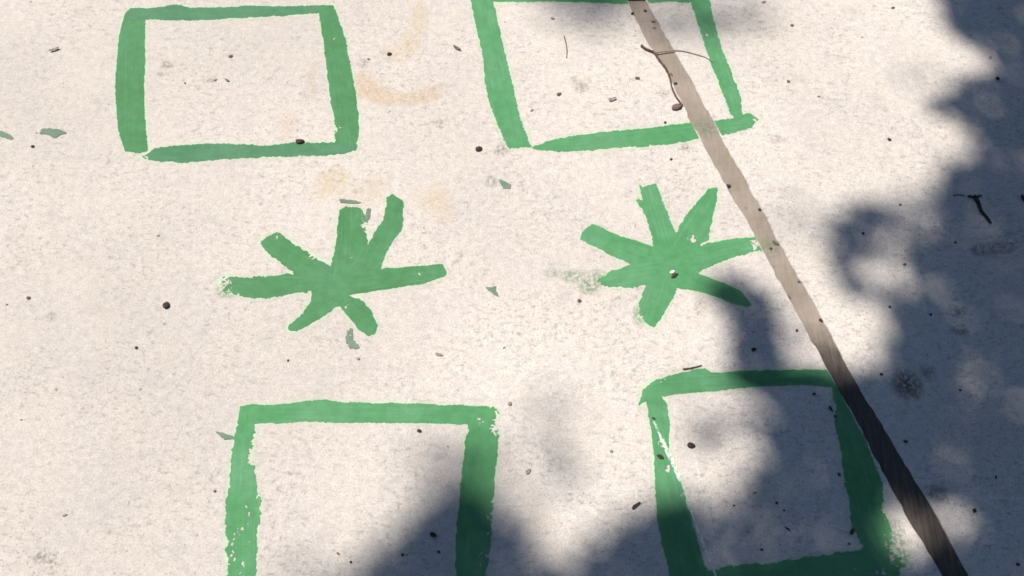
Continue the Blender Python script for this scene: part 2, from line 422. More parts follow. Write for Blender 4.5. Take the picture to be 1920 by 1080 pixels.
painted('painted_square', 'large green painted square outline at the bottom, its right side running into shadow', 'painted mark', GS, [
    ('G 1222,300 1230,240 1242,207 1290,198 1400,201 1500,190 1580,179 1650,173 1760,188 1920,191 H 150,190 400,191 640,201 800,208 892,212 925,245 880,300 800,306 640,300 500,295 300,290 100,290 0,291 G 1700,286 1500,291 1316,296', dict(dry=[(928, 774, 24, .6), (900, 790, 12, .4)], rough=.8)),
    ('G 1222,300 1240,207 1312,215 1316,292 1312,340 1306,400 1300,450 1306,500 1312,600 1334,680 1340,760 1326,850 1320,930 1314,1080 P 476,1130 474,1190 424,1190 426,1130 G 1170,1080 1165,1000 1164,900 1160,800 1165,700 1180,600 1190,480 1202,380', dict(dry=[(478, 830, 22, .55), (472, 858, 18, .5), (432, 930, 40, .22), (436, 1010, 50, .20), (440, 1070, 40, .20), (478, 860, 24, .2), (474, 960, 40, .14)], rough=1.5, holes=1.0)),
    ('H 762,302 800,250 892,213 902,300 915,360 912,480 897,570 892,680 882,800 872,900 862,1000 848,1080 P 905,1130 900,1200 850,1200 852,1130 H 700,1080 696,1000 700,900 706,790 716,690 726,610 736,500 746,400', dict(dry=[(932, 800, 26, .55), (898, 790, 12, .5), (925, 960, 50, .30), (918, 1040, 50, .32)], rough=1.3)),
    ('P 424,1180 900,1172 902,1222 424,1232', dict()),
])
painted('painted_square', 'narrow green painted square outline half in shadow, against the dark end of the joint strip', 'painted mark', GS, [
    ('H 1658,122 1700,90 1740,70 1850,36 1920,26 I 200,20 280,12 320,35 350,36 450,28 600,22 890,20 940,20 960,104 920,106 800,96 650,100 500,111 300,131 150,142 50,156 -60,200', dict(dry=[(1243, 712, 12, .4)], rough=.8)),
    ('H 1658,122 1700,110 1752,150 1782,200 1800,290 1796,400 1792,440 1830,540 1870,640 1890,720 I 210,790 240,900 266,1000 290,1045 320,1080 P 1345,1110 1262,1110 H 1800,1080 1785,1020 1755,900 1735,780 1725,680 1720,560 1715,440 1700,320 1680,200', dict(dry=[(1228, 785, 12, .45), (1240, 830, 14, .5), (1255, 880, 12, .45), (1275, 925, 12, .4)], rough=.8)),
    ('I 925,100 945,60 1100,380 1140,480 1172,560 1196,640 1192,720 1215,800 1242,880 1232,940 1222,965 1150,980 1096,944 1045,850 1025,760 1005,640 985,520 965,400 946,270 950,200', dict(dry=[(1668, 960, 30, .45), (1672, 1010, 34, .45)], rough=1.5)),
    ('I 290,1048 330,1052 450,1026 600,1011 800,986 950,966 1100,944 1250,948 1312,985 1330,1010 1270,1080 P 1655,1112 1330,1125', dict(dry=[(1690, 1045, 40, .5), (1600, 1072, 16, .35), (1650, 1080, 26, .35)], rough=1.5)),
])
# old dabs and drips of paint lying about on the slab
def dab(s, label, **kw):
    o = stroke(P(s), None, kw.pop('mat', M_PO), 'paint_dab', **{**dict(thin_all=.12, rough=1.3), **kw}); tag(o, label, 'paint dab', 'old paint dabs'); return o
dab('A -20,670 20,680 50,690 72,712 60,722 20,706 -20,690', 'grey green paint dab cut by the left photo edge', rough=.8)
dab('A 160,684 205,678 215,662 270,660 300,664 345,686 320,690 300,700 280,712 240,694 200,690', 'ragged grey green paint streak on bare concrete left of the top left square', rough=.8)
dab('B 915,918 945,932 985,950 980,970 940,968 928,945', 'small grey green paint dab between the two upper squares, below the brown seed', rough=.8)
dab('E 848,600 880,600 910,590 905,615 922,650 900,640 870,620', 'three pointed grey green paint dab midway between the two asterisks', rough=.6)
dab('G 1108,338 1150,345 1200,360 1205,378 1150,380 1130,360', 'pointed grey green paint dab sticking out of the left side of the large bottom square', rough=.6)
dab('D 1780,750 1800,700 1812,700 1810,750 1840,790 1850,800 1800,805', 'faint grey green smear just below the left asterisk', rough=1.4, thin_all=.3)
dab('E 100,150 170,152 230,166 170,170 110,165', 'short thin green brush mark floating above the left asterisk', rough=.8, thin_all=.1)
dab('E 240,200 262,195 255,240 238,275 232,250', 'tiny green fleck between the two upright arms of the left asterisk', rough=.9, thin_all=.15)
# white scrape across the bottom right square
def ribbon(pts, w):
    g = [Vector(G(*p)) for p in pts]; L = []; Rr = []
    for i, p in enumerate(g):
        t = (g[min(i + 1, len(g) - 1)] - g[max(i - 1, 0)]).normalized(); n = Vector((-t.y, t.x))
        ww = w[i] * (.8 + .4 * random.random()); L.append(p + n * ww); Rr.append(p - n * ww)
    me = bpy.data.meshes.new('scrape'); k = len(g); ZL[0] += .00002; z = ZL[0] + .0002
    me.from_pydata([(p.x, p.y, z) for p in L + Rr], [], [(i, i + 1, k + i + 1, k + i) for i in range(k - 1)]); me.update()
    at = me.attributes.new('cover', 'FLOAT', 'POINT')
    for d_ in at.data: d_.value = random.uniform(.55, 1)
    if me.polygons[0].normal.z < 0: me.flip_normals()
    return me
def dense(pts, n=5):
    out = []
    for a, b in zip(pts, pts[1:]):
        for k in range(n):
            t = k / n; out.append((a[0] + (b[0] - a[0]) * t + random.uniform(-.8, .8), a[1] + (b[1] - a[1]) * t))
    return out + [pts[-1]]
sc1 = dense(P('I 15,285 35,330 62,385 90,450 125,525 160,600 185,660 215,760 250,870 290,965 335,1080'))
wv = [(.0036 if 8 < i < 25 else .0019) for i in range(len(sc1))]
tag(put('scrape', ribbon(sc1, wv), M_SCR), 'long thin white scrape running down the left side of the bottom right square', 'scrape', 'white scrapes')
sc2 = dense(P('I 236,470 248,560 255,640 275,720 300,785'))
tag(put('scrape', ribbon(sc2, [.0010] * len(sc2)), M_SCR), 'faint short white scratch inside the bottom right square below the black seed', 'scrape', 'white scrapes')

# ------------------------------------------------------------------ chalk and stains: thin films with soft edges
def film(name, mat, blobs, parent=None, step=.006):
    """blobs: (px, py, rx_px, ry_px, amount)"""
    pts = []
    for bx, by, rx, ry, am in blobs: pts += [G(bx - rx, by - ry), G(bx + rx, by + ry), G(bx - rx, by + ry), G(bx + rx, by - ry)]
    x0, x1 = min(p[0] for p in pts), max(p[0] for p in pts); y0, y1 = min(p[1] for p in pts), max(p[1] for p in pts)
    xs = np.arange(x0, x1 + step, step); ys = np.arange(y0, y1 + step, step); X, Y = np.meshgrid(xs, ys)
    cov = np.zeros(X.shape)
    for bx, by, rx, ry, am in blobs:
        cx, cy = G(bx, by); wx = G(bx + rx, by)[0] - cx; wy = abs(G(bx, by - ry)[1] - cy)
        q = np.clip(1 - ((X - cx) / wx) ** 2 - ((Y - cy) / wy) ** 2, 0, 1); cov = np.maximum(cov, am * q)
    Fv = cov - .01 if cov.max() > .02 else cov
    vals = {}
    me = contour_mesh(name, xs, ys, Fv, .00035)
    at = me.attributes.new('cover', 'FLOAT', 'POINT')
    for i, v in enumerate(me.vertices):
        ix = min(len(xs) - 1, max(0, int(round((v.co.x - x0) / step)))); iy = min(len(ys) - 1, max(0, int(round((v.co.y - y0) / step))))
        at.data[i].value = float(cov[iy, ix])
    return put(name, me, mat, parent)
M_CHO = fade_mat('orange_chalk', (.64, .44, .24), .48, 110, .25, .66)
M_CHY = fade_mat('yellow_chalk', (.68, .54, .30), .42, 110, .25, .66)
M_STG = fade_mat('grey_stain', (.22, .195, .175), .55, 150, .38, .60)
M_STD = fade_mat('dark_stain', (.12, .10, .09), .70, 130, .30, .58)
M_STR = fade_mat('rusty_stain', (.20, .11, .085), .75, 80, .30, .60)
arc = [(680, 150, 22, 22, .7), (690, 165, 34, 24, .95), (712, 178, 36, 20, .95), (735, 184, 36, 17, .8), (760, 186, 40, 16, .75), (785, 182, 36, 16, .75), (808, 174, 30, 16, .75), (828, 166, 18, 14, .5)]
tag(film('chalk_mark', M_CHO, arc), 'faded orange chalk arc on the concrete beside the right side of the top left square', 'chalk mark', 'faded chalk marks')
tag(film('chalk_mark', M_CHY, [(785, 40, 22, 45, .8), (770, 80, 26, 30, .8), (745, 100, 34, 22, .6)]), 'pale yellow chalk smudge above the orange chalk arc', 'chalk mark', 'faded chalk marks')
tag(film('chalk_mark', M_CHY, [(625, 340, 40, 34, .95), (600, 360, 30, 26, .5), (660, 372, 30, 30, .4), (700, 350, 40, 30, .45)]), 'pale yellow chalk smudge just above the upright arm of the left asterisk', 'chalk mark', 'faded chalk marks')
tag(film('chalk_mark', M_CHY, [(820, 375, 34, 34, .8), (835, 400, 26, 26, .6), (790, 370, 30, 26, .35)]), 'pale yellow chalk smudge right of the tip of the left asterisk', 'chalk mark', 'faded chalk marks')
tag(film('chalk_mark', M_CHO, [(540, 235, 26, 30, .30), (585, 150, 16, 56, .28)]), 'very faint orange chalk tint inside the top left square', 'chalk mark', 'faded chalk marks')
for mat, bl, par in [
    (M_STG, [(940, 282, 15, 13, 1)], pave_l), (M_STG, [(1090, 163, 16, 12, .9), (1078, 150, 12, 10, .5)], pave_l),
    (M_STD, [(1700, 722, 34, 34, 1), (1740, 698, 18, 14, .6)], pave_r), (M_STR, [(1850, 470, 36, 14, .9), (1885, 464, 26, 12, .9)], pave_r),
    (M_STG, [(76, 1045, 16, 16, 1), (92, 1056, 14, 10, .8), (104, 1068, 10, 8, .6)], pave_l), (M_STG, [(1456, 262, 24, 9, .5)], pave_r),
    (M_STG, [(1245, 176, 14, 9, .6)], pave_l), (M_STG, [(1284, 277, 14, 9, .8)], pave_l), (M_STG, [(680, 118, 14, 10, .7)], pave_l),
    (M_STG, [(312, 122, 14, 10, .8), (302, 140, 18, 6, .5)], pave_l), (M_STG, [(395, 150, 16, 7, .7)], pave_l), (M_STG, [(95, 594, 15, 11, .6)], pave_l),
    (M_STG, [(1312, 576, 14, 24, .5)], pave_l), (M_STG, [(922, 340, 14, 14, .7)], pave_l), (M_STG, [(1150, 697, 8, 14, .5)], pave_l),
    (M_STD, [(1795, 585, 18, 10, .6), (1800, 620, 20, 12, .6)], pave_r), (M_STD, [(1758, 925, 26, 20, .6)], pave_r),
    (M_STG, [(825, 232, 12, 9, .6)], pave_l), (M_STG, [(1405, 995, 14, 10, .6)], pave_l), 
    (M_STG, [(1885, 460, 60, 40, .35)], pave_r), (M_STG, [(505, 148, 12, 8, .4)], pave_l),
]:
    film('stain', mat, bl, par)

# thin smears the brush left on the rough joint filler and past the end of an arm
for o_ in [o for o in bpy.data.objects if o.get('category') == 'painted mark']:
    if 'crossed by the joint' in o_['label']: film('smear', M_SMR, [(1325, 240, 30, 24, .45)], o_, .004)
    if 'right arm touching' in o_['label']:
        film('smear', M_SMR, [(1440, 462, 26, 24, .40)], o_, .004)
        film('smear', M_SMR, [(1040, 512, 26, 12, .45), (1075, 518, 30, 16, .6), (1105, 534, 26, 22, .8), (1120, 520, 22, 18, .6)], o_, .004)
        film('smear', M_SMR, [(1198, 592, 14, 24, .6)], o_, .004)
    if 'dark end' in o_['label']: film('smear', M_SMR, [(1678, 1010, 30, 40, .7), (1690, 1046, 34, 24, .7)], o_, .004)
    if 'seven arms' in o_['label']: film('smear', M_SMR, [(425, 545, 26, 18, .6)], o_, .004)

# ------------------------------------------------------------------ debris
PXM = abs(G(961, 540)[0] - G(960, 540)[0])       # metres per pixel near the centre
def scale_at(px, py): return abs(G(px + 1, py)[0] - G(px, py)[0])
def seed_mesh(L, W, ang, hgt=.5, lump=.18, tip=0.0):
    bm = bmesh.new(); bmesh.ops.create_icosphere(bm, subdivisions=3, radius=1)
    ox, oy = random.uniform(0, 99), random.uniform(0, 99)
    for v in bm.verts:
        c = v.co.copy(); n = float(vn(c.x * 1.3 + ox + c.z, c.y * 1.3 + oy - c.z, .7, 5)) - .5
        k = 1 + lump * 2 * n; tp = 1 - tip * max(0, c.x) ** 2
        v.co = Vector((c.x * L / 2 * k * (1 + .15 * tip), c.y * W / 2 * k * tp, (c.z * .9 + .72) * W / 2 * hgt * k))
    bmesh.ops.rotate(bm, verts=bm.verts, cent=(0, 0, 0), matrix=Matrix.Rotation(ang, 3, 'Z'))
    for f in bm.faces: f.smooth = True
    me = bpy.data.meshes.new('seed'); bm.to_mesh(me); bm.free(); return me
def leaf_mesh(L, W, ang, curl=.25):
    """small dry leaf scrap: thin, folded along its rib, torn outline"""
    n = 9; top = []; vs = []; fs = []; th = .0004
    for i in range(n):
        t = i / (n - 1); u = (t - .5) * L; wv_ = W / 2 * (math.sin(math.pi * (t * .94 + .03)) ** .8) * random.uniform(.75, 1.15)
        bz = .0008 + curl * L * (t - .5) ** 2 * 2
        row = []
        for v, zz in ((-wv_, curl * W * .5), (-wv_ * .5, curl * W * .12), (0, 0), (wv_ * .5, curl * W * .12), (wv_ * .9, curl * W * .5)):
            row.append((u + random.uniform(-.05, .05) * L * (v != 0), v, bz + zz))
        top.append(row)
    for row in top: vs += row
    k = len(vs); vs += [(x, y, z + th) for x, y, z in vs]
    for i in range(n - 1):
        for j in range(4):
            a = i * 5 + j; fs.append((a, a + 5, a + 6, a + 1)); fs.append((k + a, k + a + 1, k + a + 6, k + a + 5))
    ca, sa = math.cos(ang), math.sin(ang)
    me = bpy.data.meshes.new('leaf_scrap'); me.from_pydata([(x * ca - y * sa, x * sa + y * ca, z) for x, y, z in vs], [], fs); me.update()
    return me
def tube(bm, pts, rad, seg=7):
    rings = []
    for i, p in enumerate(pts):
        t = (pts[min(i + 1, len(pts) - 1)] - pts[max(i - 1, 0)]).normalized()
        a = t.cross(Vector((0, 0, 1)));  a = a.normalized() if a.length > 1e-4 else Vector((1, 0, 0)); b = t.cross(a)
        rings.append([bm.verts.new(p + (a * math.cos(k * 2 * math.pi / seg) + b * math.sin(k * 2 * math.pi / seg)) * rad[i]) for k in range(seg)])
    for r0, r1 in zip(rings, rings[1:]):
        for k in range(seg):
            f = bm.faces.new((r0[k], r0[(k + 1) % seg], r1[(k + 1) % seg], r1[k])); f.smooth = True
    bm.faces.new(rings[0]); bm.faces.new(list(reversed(rings[-1])))
def smooth_path(pts, n=6):
    out = []
    for i in range(len(pts) - 1):
        p0, p1, p2, p3 = pts[max(0, i - 1)], pts[i], pts[i + 1], pts[min(len(pts) - 1, i + 2)]
        for k in range(n):
            t = k / n
            out.append(.5 * ((2 * p1) + (p2 - p0) * t + (2 * p0 - 5 * p1 + 4 * p2 - p3) * t * t + (3 * p1 - p0 - 3 * p2 + p3) * t ** 3))
    return out + [pts[-1]]
def twig_mesh(pxs, r0, r1, lift=.0, knots=True):
    pts = [Vector((*G(*p), max(r0, .0008) + lift)) for p in pxs]
    pp = smooth_path(pts); n = len(pp)
    rad = [(r0 + (r1 - r0) * i / (n - 1)) * random.uniform(.82, 1.18) for i in range(n)]
    bm = bmesh.new(); tube(bm, pp, rad); bmesh.ops.recalc_face_normals(bm, faces=bm.faces)
    me = bpy.data.meshes.new('twig'); bm.to_mesh(me); bm.free(); return me

SD = 'small dark seeds and crumbs scattered on the concrete'; LF = 'dry leaf scraps scattered on the concrete'; TW = 'bits of twig lying on the concrete'
def scrap(kind, px, py, L, W, ang, mat, label, tip=0.3):
    s = scale_at(px, py); x, y = G(px, py)
    z = -.0030 if sdf(np.array([x]), np.array([y]), JPOLY)[0] > .003 else .0006
    q = .68 if L < 15 else .82
    L = L * s * q; W = W * s * q
    if kind == 'seed':
        o = put('seed', seed_mesh(L, W, R(ang), tip=tip), mat); cat, gr = 'seed', SD
    else:
        o = put('leaf_scrap', leaf_mesh(L, W, R(ang)), mat); cat, gr = 'leaf scrap', LF
    o.location = (x, y, z); tag(o, label, cat, gr); return o
S_, B_, Y_ = M_SEED, M_BRN, M_GRY
for a in [
    ('seed', 62, 275, 9, 8, 10, S_, 'dark crumb just below the ragged paint streak near the left edge'),
    ('seed', 563, 266, 19, 13, 5, S_, 'dark domed seed sitting on the lower side of the top left square'),
    ('leaf', 433, 106, 14, 7, 35, B_, 'tiny brown leaf scrap in the upper middle of the top left square'),
    ('seed', 404, 150, 9, 6, 20, Y_, 'grey crumb, left one of a pair in the middle of the top left square'),
    ('leaf', 426, 151, 14, 7, -25, M_PO, 'grey leaf scrap, right one of a pair in the middle of the top left square'),
    ('leaf', 103, 94, 22, 9, 25, Y_, 'greyish leaf scrap on bare concrete left of the upper part of the top left square'),
    ('seed', 347, 156, 5, 5, 0, B_, 'pinhead brown crumb left of the pair of crumbs in the top left square'),
    ('seed', 730, 102, 13, 10, 15, S_, 'dark seed on the concrete between the upper squares, above the orange chalk arc'),
    ('leaf', 857, 91, 22, 7, -35, B_, 'narrow brown husk lying just left of the top right square'),
    ('seed', 1195, 147, 14, 8, -15, B_, 'brown seed inside the top right square, nearest to the thin forked twig'),
    ('seed', 1048, 177, 13, 9, 30, B_, 'brown seed low inside the top right square, left of the grey stain'),
    ('seed', 898, 280, 15, 12, 10, S_, 'dark brown seed outside the lower left corner of the top right square'),
    ('leaf', 1148, 187, 20, 9, 20, Y_, 'pale grey leaf scrap inside the lower half of the top right square'),
    ('seed', 1036, 35, 11, 7, -20, Y_, 'grey crumb near the top inside the top right square'),
    ('seed', 997, 207, 9, 6, 40, Y_, 'grey crumb against the left side of the top right square, near its bottom'),
    ('seed', 1269, 202, 24, 16, 20, B_, 'large brown seed pod at the lower end of the forked twig'),
    ('seed', 1247, 230, 7, 7, 0, S_, 'dark crumb just above the top right square\'s lower side, left of the joint strip'),
    ('seed', 1258, 299, 7, 6, 0, S_, 'dark crumb below the lower side of the top right square'),
    ('seed', 691, 111, 8, 6, 0, Y_, 'small grey crumb close to the right side of the top left square'),
    ('seed', 1186, 26, 10, 8, 40, S_, 'dark crumb on the left edge of the joint strip near the top of the photo'),
    ('seed', 1210, 19, 8, 8, 0, S_, 'dark crumb on the middle of the joint strip, topmost of those on it'),
    ('seed', 1226, 39, 13, 6, -10, B_, 'brown crumb on the right edge of the joint strip near the top of the photo'),
    ('seed', 1227, 50, 10, 5, 0, Y_, 'grey crumb on the joint strip under the brown crumb near the top'),
    ('seed', 1267, 155, 10, 7, 20, S_, 'dark crumb on the joint strip beside the long arm of the forked twig'),
    ('seed', 1259, 138, 12, 5, -65, B_, 'thin brown crumb on the joint strip touching the forked twig'),
    ('seed', 1366, 348, 14, 11, 0, S_, 'largest dark seed on the joint strip, on its left edge level with the asterisk tops'),
    ('seed', 1425, 392, 9, 8, 0, S_, 'dark crumb on the right edge of the joint strip above the right asterisk arm'),
    ('seed', 1455, 455, 18, 8, -35, B_, 'elongated brown seed on the joint strip beside the end of the right asterisk arm'),
    ('seed', 1446, 465, 8, 8, 0, S_, 'round dark crumb left of the elongated brown seed on the joint strip'),
    ('seed', 1499, 527, 9, 7, -30, B_, 'brown crumb on the right half of the joint strip below the asterisk level'),
    ('seed', 1541, 600, 14, 9, -35, S_, 'dark seed on the right edge of the joint strip where the strip turns dark'),
    ('seed', 1480, 556, 14, 6, -50, B_, 'brown crumb wedged in the left edge of the joint strip'),
    ('seed', 1674, 15, 10, 6, 10, B_, 'brown seed on open sunlit concrete near the top edge, right of the joint strip'),
    ('seed', 1485, 48, 9, 7, 0, B_, 'brown crumb right of the top right square near the top edge'),
    ('seed', 1478, 153, 10, 7, -30, B_, 'brown crumb right of the right side of the top right square'),
    ('seed', 1667, 262, 11, 8, -20, S_, 'dark crumb on open sunlit concrete left of the big shadow'),
    ('seed', 1535, 181, 8, 5, 10, Y_, 'grey crumb on sunlit concrete right of the top right square'),
    ('seed', 1688, 384, 8, 6, 0, B_, 'brown crumb at the edge of the shadow right of the joint strip'),
    ('seed', 1432, 4, 13, 6, 25, Y_, 'grey crumb cut by the top edge of the photo'),
    ('seed', 54, 559, 10, 9, 0, B_, 'brown crumb near the left photo edge level with the asterisks'),
    ('seed', 313, 573, 15, 15, 0, S_, 'round black seed alone on bare concrete left of the left asterisk'),
    ('seed', 256, 652, 8, 8, 20, S_, 'dark crumb below and left of the round black seed'),
    ('seed', 297, 442, 8, 4, 30, Y_, 'grey crumb on bare concrete above the round black seed'),
    ('seed', 13, 571, 6, 5, 0, Y_, 'grey crumb at the left photo edge'),
    ('seed', 540, 676, 6, 5, 60, S_, 'pinhead dark crumb between the left asterisk and the large bottom square'),
    ('seed', 672, 673, 8, 7, 0, Y_, 'grey crumb above the top side of the large bottom square'),
    ('seed', 1086, 564, 11, 10, 0, B_, 'brown crumb below the fading left arm of the right asterisk'),
    ('seed', 823, 665, 17, 7, -15, Y_, 'grey sliver on concrete right of and below the left asterisk'),
    ('seed', 945, 652, 10, 4, 40, Y_, 'thin grey sliver midway below the two asterisks'),
    ('seed', 1618, 438, 8, 7, 0, S_, 'dark crumb in the small shadow blotch right of the joint strip'),
    ('seed', 1668, 576, 8, 7, -20, S_, 'dark crumb at the upper right of the bright patch beside the joint strip'),
    ('seed', 1696, 496, 9, 7, 0, B_, 'brown crumb in a dim patch right of the joint strip'),
    ('seed', 1494, 620, 7, 6, 0, S_, 'dark crumb left of the joint strip in the bright patch'),
    ('seed', 1413, 656, 13, 12, 0, S_, 'black seed in the finger of shadow above the bottom right square'),
    ('seed', 1791, 455, 7, 6, 0, S_, 'dark crumb in deep shade left of the rusty stain'),
    ('seed', 1745, 590, 8, 7, 20, S_, 'dark crumb in deep shade right of the bright patch'),
    ('seed', 1652, 702, 10, 8, 10, S_, 'dark crumb in shade right of the joint strip, level with the bottom right square\'s top'),
    ('seed', 403, 921, 7, 7, 0, B_, 'brown crumb left of the left side of the large bottom square'),
    ('seed', 122, 966, 14, 6, 20, Y_, 'grey crumb at the lower left of the photo'),
    ('seed', 40, 787, 6, 4, 30, Y_, 'grey crumb near the left photo edge, level with the large bottom square\'s top'),
    ('seed', 956, 757, 11, 11, 0, Y_, 'greyish round seed off the upper right corner of the large bottom square'),
    ('seed', 786, 808, 12, 9, -15, S_, 'dark crumb under the top side of the large bottom square, inside it'),
    ('leaf', 990, 884, 15, 9, 50, Y_, 'curled grey leaf scrap between the two bottom squares'),
    ('seed', 1146, 846, 9, 8, 0, Y_, 'pale brown crumb left of the bottom right square'),
    ('seed', 658, 1054, 7, 7, 0, S_, 'dark crumb in shadow near the bottom edge, inside the large bottom square'),
    ('seed', 634, 1038, 10, 5, -40, B_, 'brown sliver beside the shadow at the bottom of the large bottom square'),
    ('seed', 755, 1040, 8, 8, 0, S_, 'dark crumb in full shade inside the large bottom square'),
    ('leaf', 813, 1003, 18, 12, -30, S_, 'dark leaf scrap in the shadow inside the large bottom square'),
    ('seed', 823, 1035, 10, 6, -20, S_, 'dark sliver under the dark leaf scrap in the large bottom square'),
    ('leaf', 1192, 948, 26, 9, 35, S_, 'dark leaf scrap on the shadow edge left of the bottom right square'),
    ('seed', 1226, 785, 10, 6, -30, S_, 'dark crumb beside the upper end of the white scrape'),
    ('seed', 1296, 835, 18, 13, -5, S_, 'large black seed inside the bottom right square'),
    ('seed', 1238, 857, 16, 10, -25, S_, 'black crumb on the left side of the bottom right square'),
    ('seed', 1526, 739, 9, 8, 30, S_, 'dark crumb in the upper right inside the bottom right square'),
    ('leaf', 1557, 767, 16, 7, -70, S_, 'dark leaf scrap against the right side of the bottom right square'),
    ('seed', 1566, 781, 8, 6, -40, S_, 'dark crumb below the dark leaf scrap on the bottom right square\'s right side'),
    ('seed', 1573, 890, 10, 7, -60, S_, 'dark crumb against the middle of the right side of the bottom right square'),
    ('seed', 1597, 997, 16, 9, 60, S_, 'dark crumb in the lower right corner of the bottom right square'),
    ('seed', 1698, 828, 13, 8, 10, S_, 'dark crumb in shade right of the joint strip, level with the large black seed'),
    ('seed', 1826, 957, 12, 11, 45, S_, 'black crumb in the shade at the lower right'),
    ('seed', 1908, 1058, 11, 8, 0, S_, 'dark crumb at the lower right corner of the photo'),
    ('seed', 1867, 895, 12, 4, 70, S_, 'thin dark sliver in the shade near the right photo edge'),
    ('seed', 1800, 732, 8, 6, 0, S_, 'dark crumb in shade right of the round dark stain'),
    ('seed', 1456, 943, 8, 7, 20, S_, 'dark crumb in the lower middle of the bottom right square'),
    ('seed', 1470, 957, 7, 5, 0, S_, 'small dark crumb beneath another in the lower middle of the bottom right square'),
    ('seed', 1415, 924, 9, 4, 20, B_, 'brown sliver in the dim middle of the bottom right square'),
    ('seed', 1376, 948, 7, 5, 0, S_, 'dark crumb left of the dim middle of the bottom right square'),
    ('seed', 1477, 992, 16, 4, -40, S_, 'thin dark sliver above the lower side of the bottom right square'),
    ('seed', 1428, 1031, 8, 6, 0, S_, 'dark crumb close to the lower side of the bottom right square'),
    ('seed', 1592, 1020, 7, 5, 0, S_, 'small dark crumb under the one in the lower right corner of the bottom right square'),
    ('seed', 1917, 373, 8, 22, 10, S_, 'dark crumb cut by the right photo edge in the shade'),
    ('seed', 1870, 148, 10, 12, 60, S_, 'dark crumb in the shade at the upper right'),
]:
    scrap(*a)
# chip on the right asterisk: pale flake, its shadow added as a dark lump
chip = empty('paint_chip', (*G(1262, 514), .0008)); tag(chip, 'pale paint chip with a dark shadow lump on the centre of the right asterisk', 'paint chip')
o = put('flake', leaf_mesh(.011, .006, R(25), .1), M_WHT, chip); o.location = (-.002, .004, .0005)
o = put('crumb', seed_mesh(.015, .007, R(30)), M_SEED, chip); o.location = (.002, -.004, 0)  # dark lump standing in for the shadow of the flake
# forked twig
tw = empty('forked_twig', (0, 0, 0)); tag(tw, 'thin brown forked twig lying across the joint strip inside the top right square', 'twig', TW)
put('stem', twig_mesh(P('C 130,216 150,232 190,250 212,282 245,325 262,365 272,410 292,455 322,495'), .0028, .0018), M_TWG, tw)
put('side_shoot', twig_mesh(P('C 190,250 235,243 290,238 335,243 385,256 430,270 466,292'), .0014, .0010), M_TWP, tw)
tag(put('twig', twig_mesh(P('B 1255,188 1264,220 1270,260 1268,300'), .0012, .0008), M_TWG), 'short straight twig standing upright in the picture inside the top right square', 'twig', TW)
hk = empty('hooked_twig'); tag(hk, 'black hooked twig lying in deep shade at the right', 'twig', TW)
put('stem', twig_mesh(P('C 1680,920 1700,950 1715,990 1740,1020 1762,1050'), .0042, .0022), M_BLK, hk)
put('hook', twig_mesh(P('C 1655,920 1690,922 1718,916'), .0022, .0018), M_BLK, hk)
tag(put('twig', twig_mesh(P('F 165,1022 200,1018 235,1010 262,1002'), .0017, .0012), M_TWG), 'short twig lying on the upper edge of the bottom right square', 'twig', TW)
tag(put('twig', twig_mesh(P('C 1640,915 1610,912 1590,916'), .0010, .0008), M_BLK), 'tiny black twig left of the hooked twig in deep shade', 'twig', TW)

# ------------------------------------------------------------------ the tree whose crown throws the shadows
def E(cx, cy, rx, ry): return [(cx + rx * math.cos(a), cy + ry * math.sin(a)) for a in np.linspace(0, 2 * math.pi, 20, endpoint=False)]
def Q(s): return [tuple(map(float, t.split(','))) for t in s.split()]
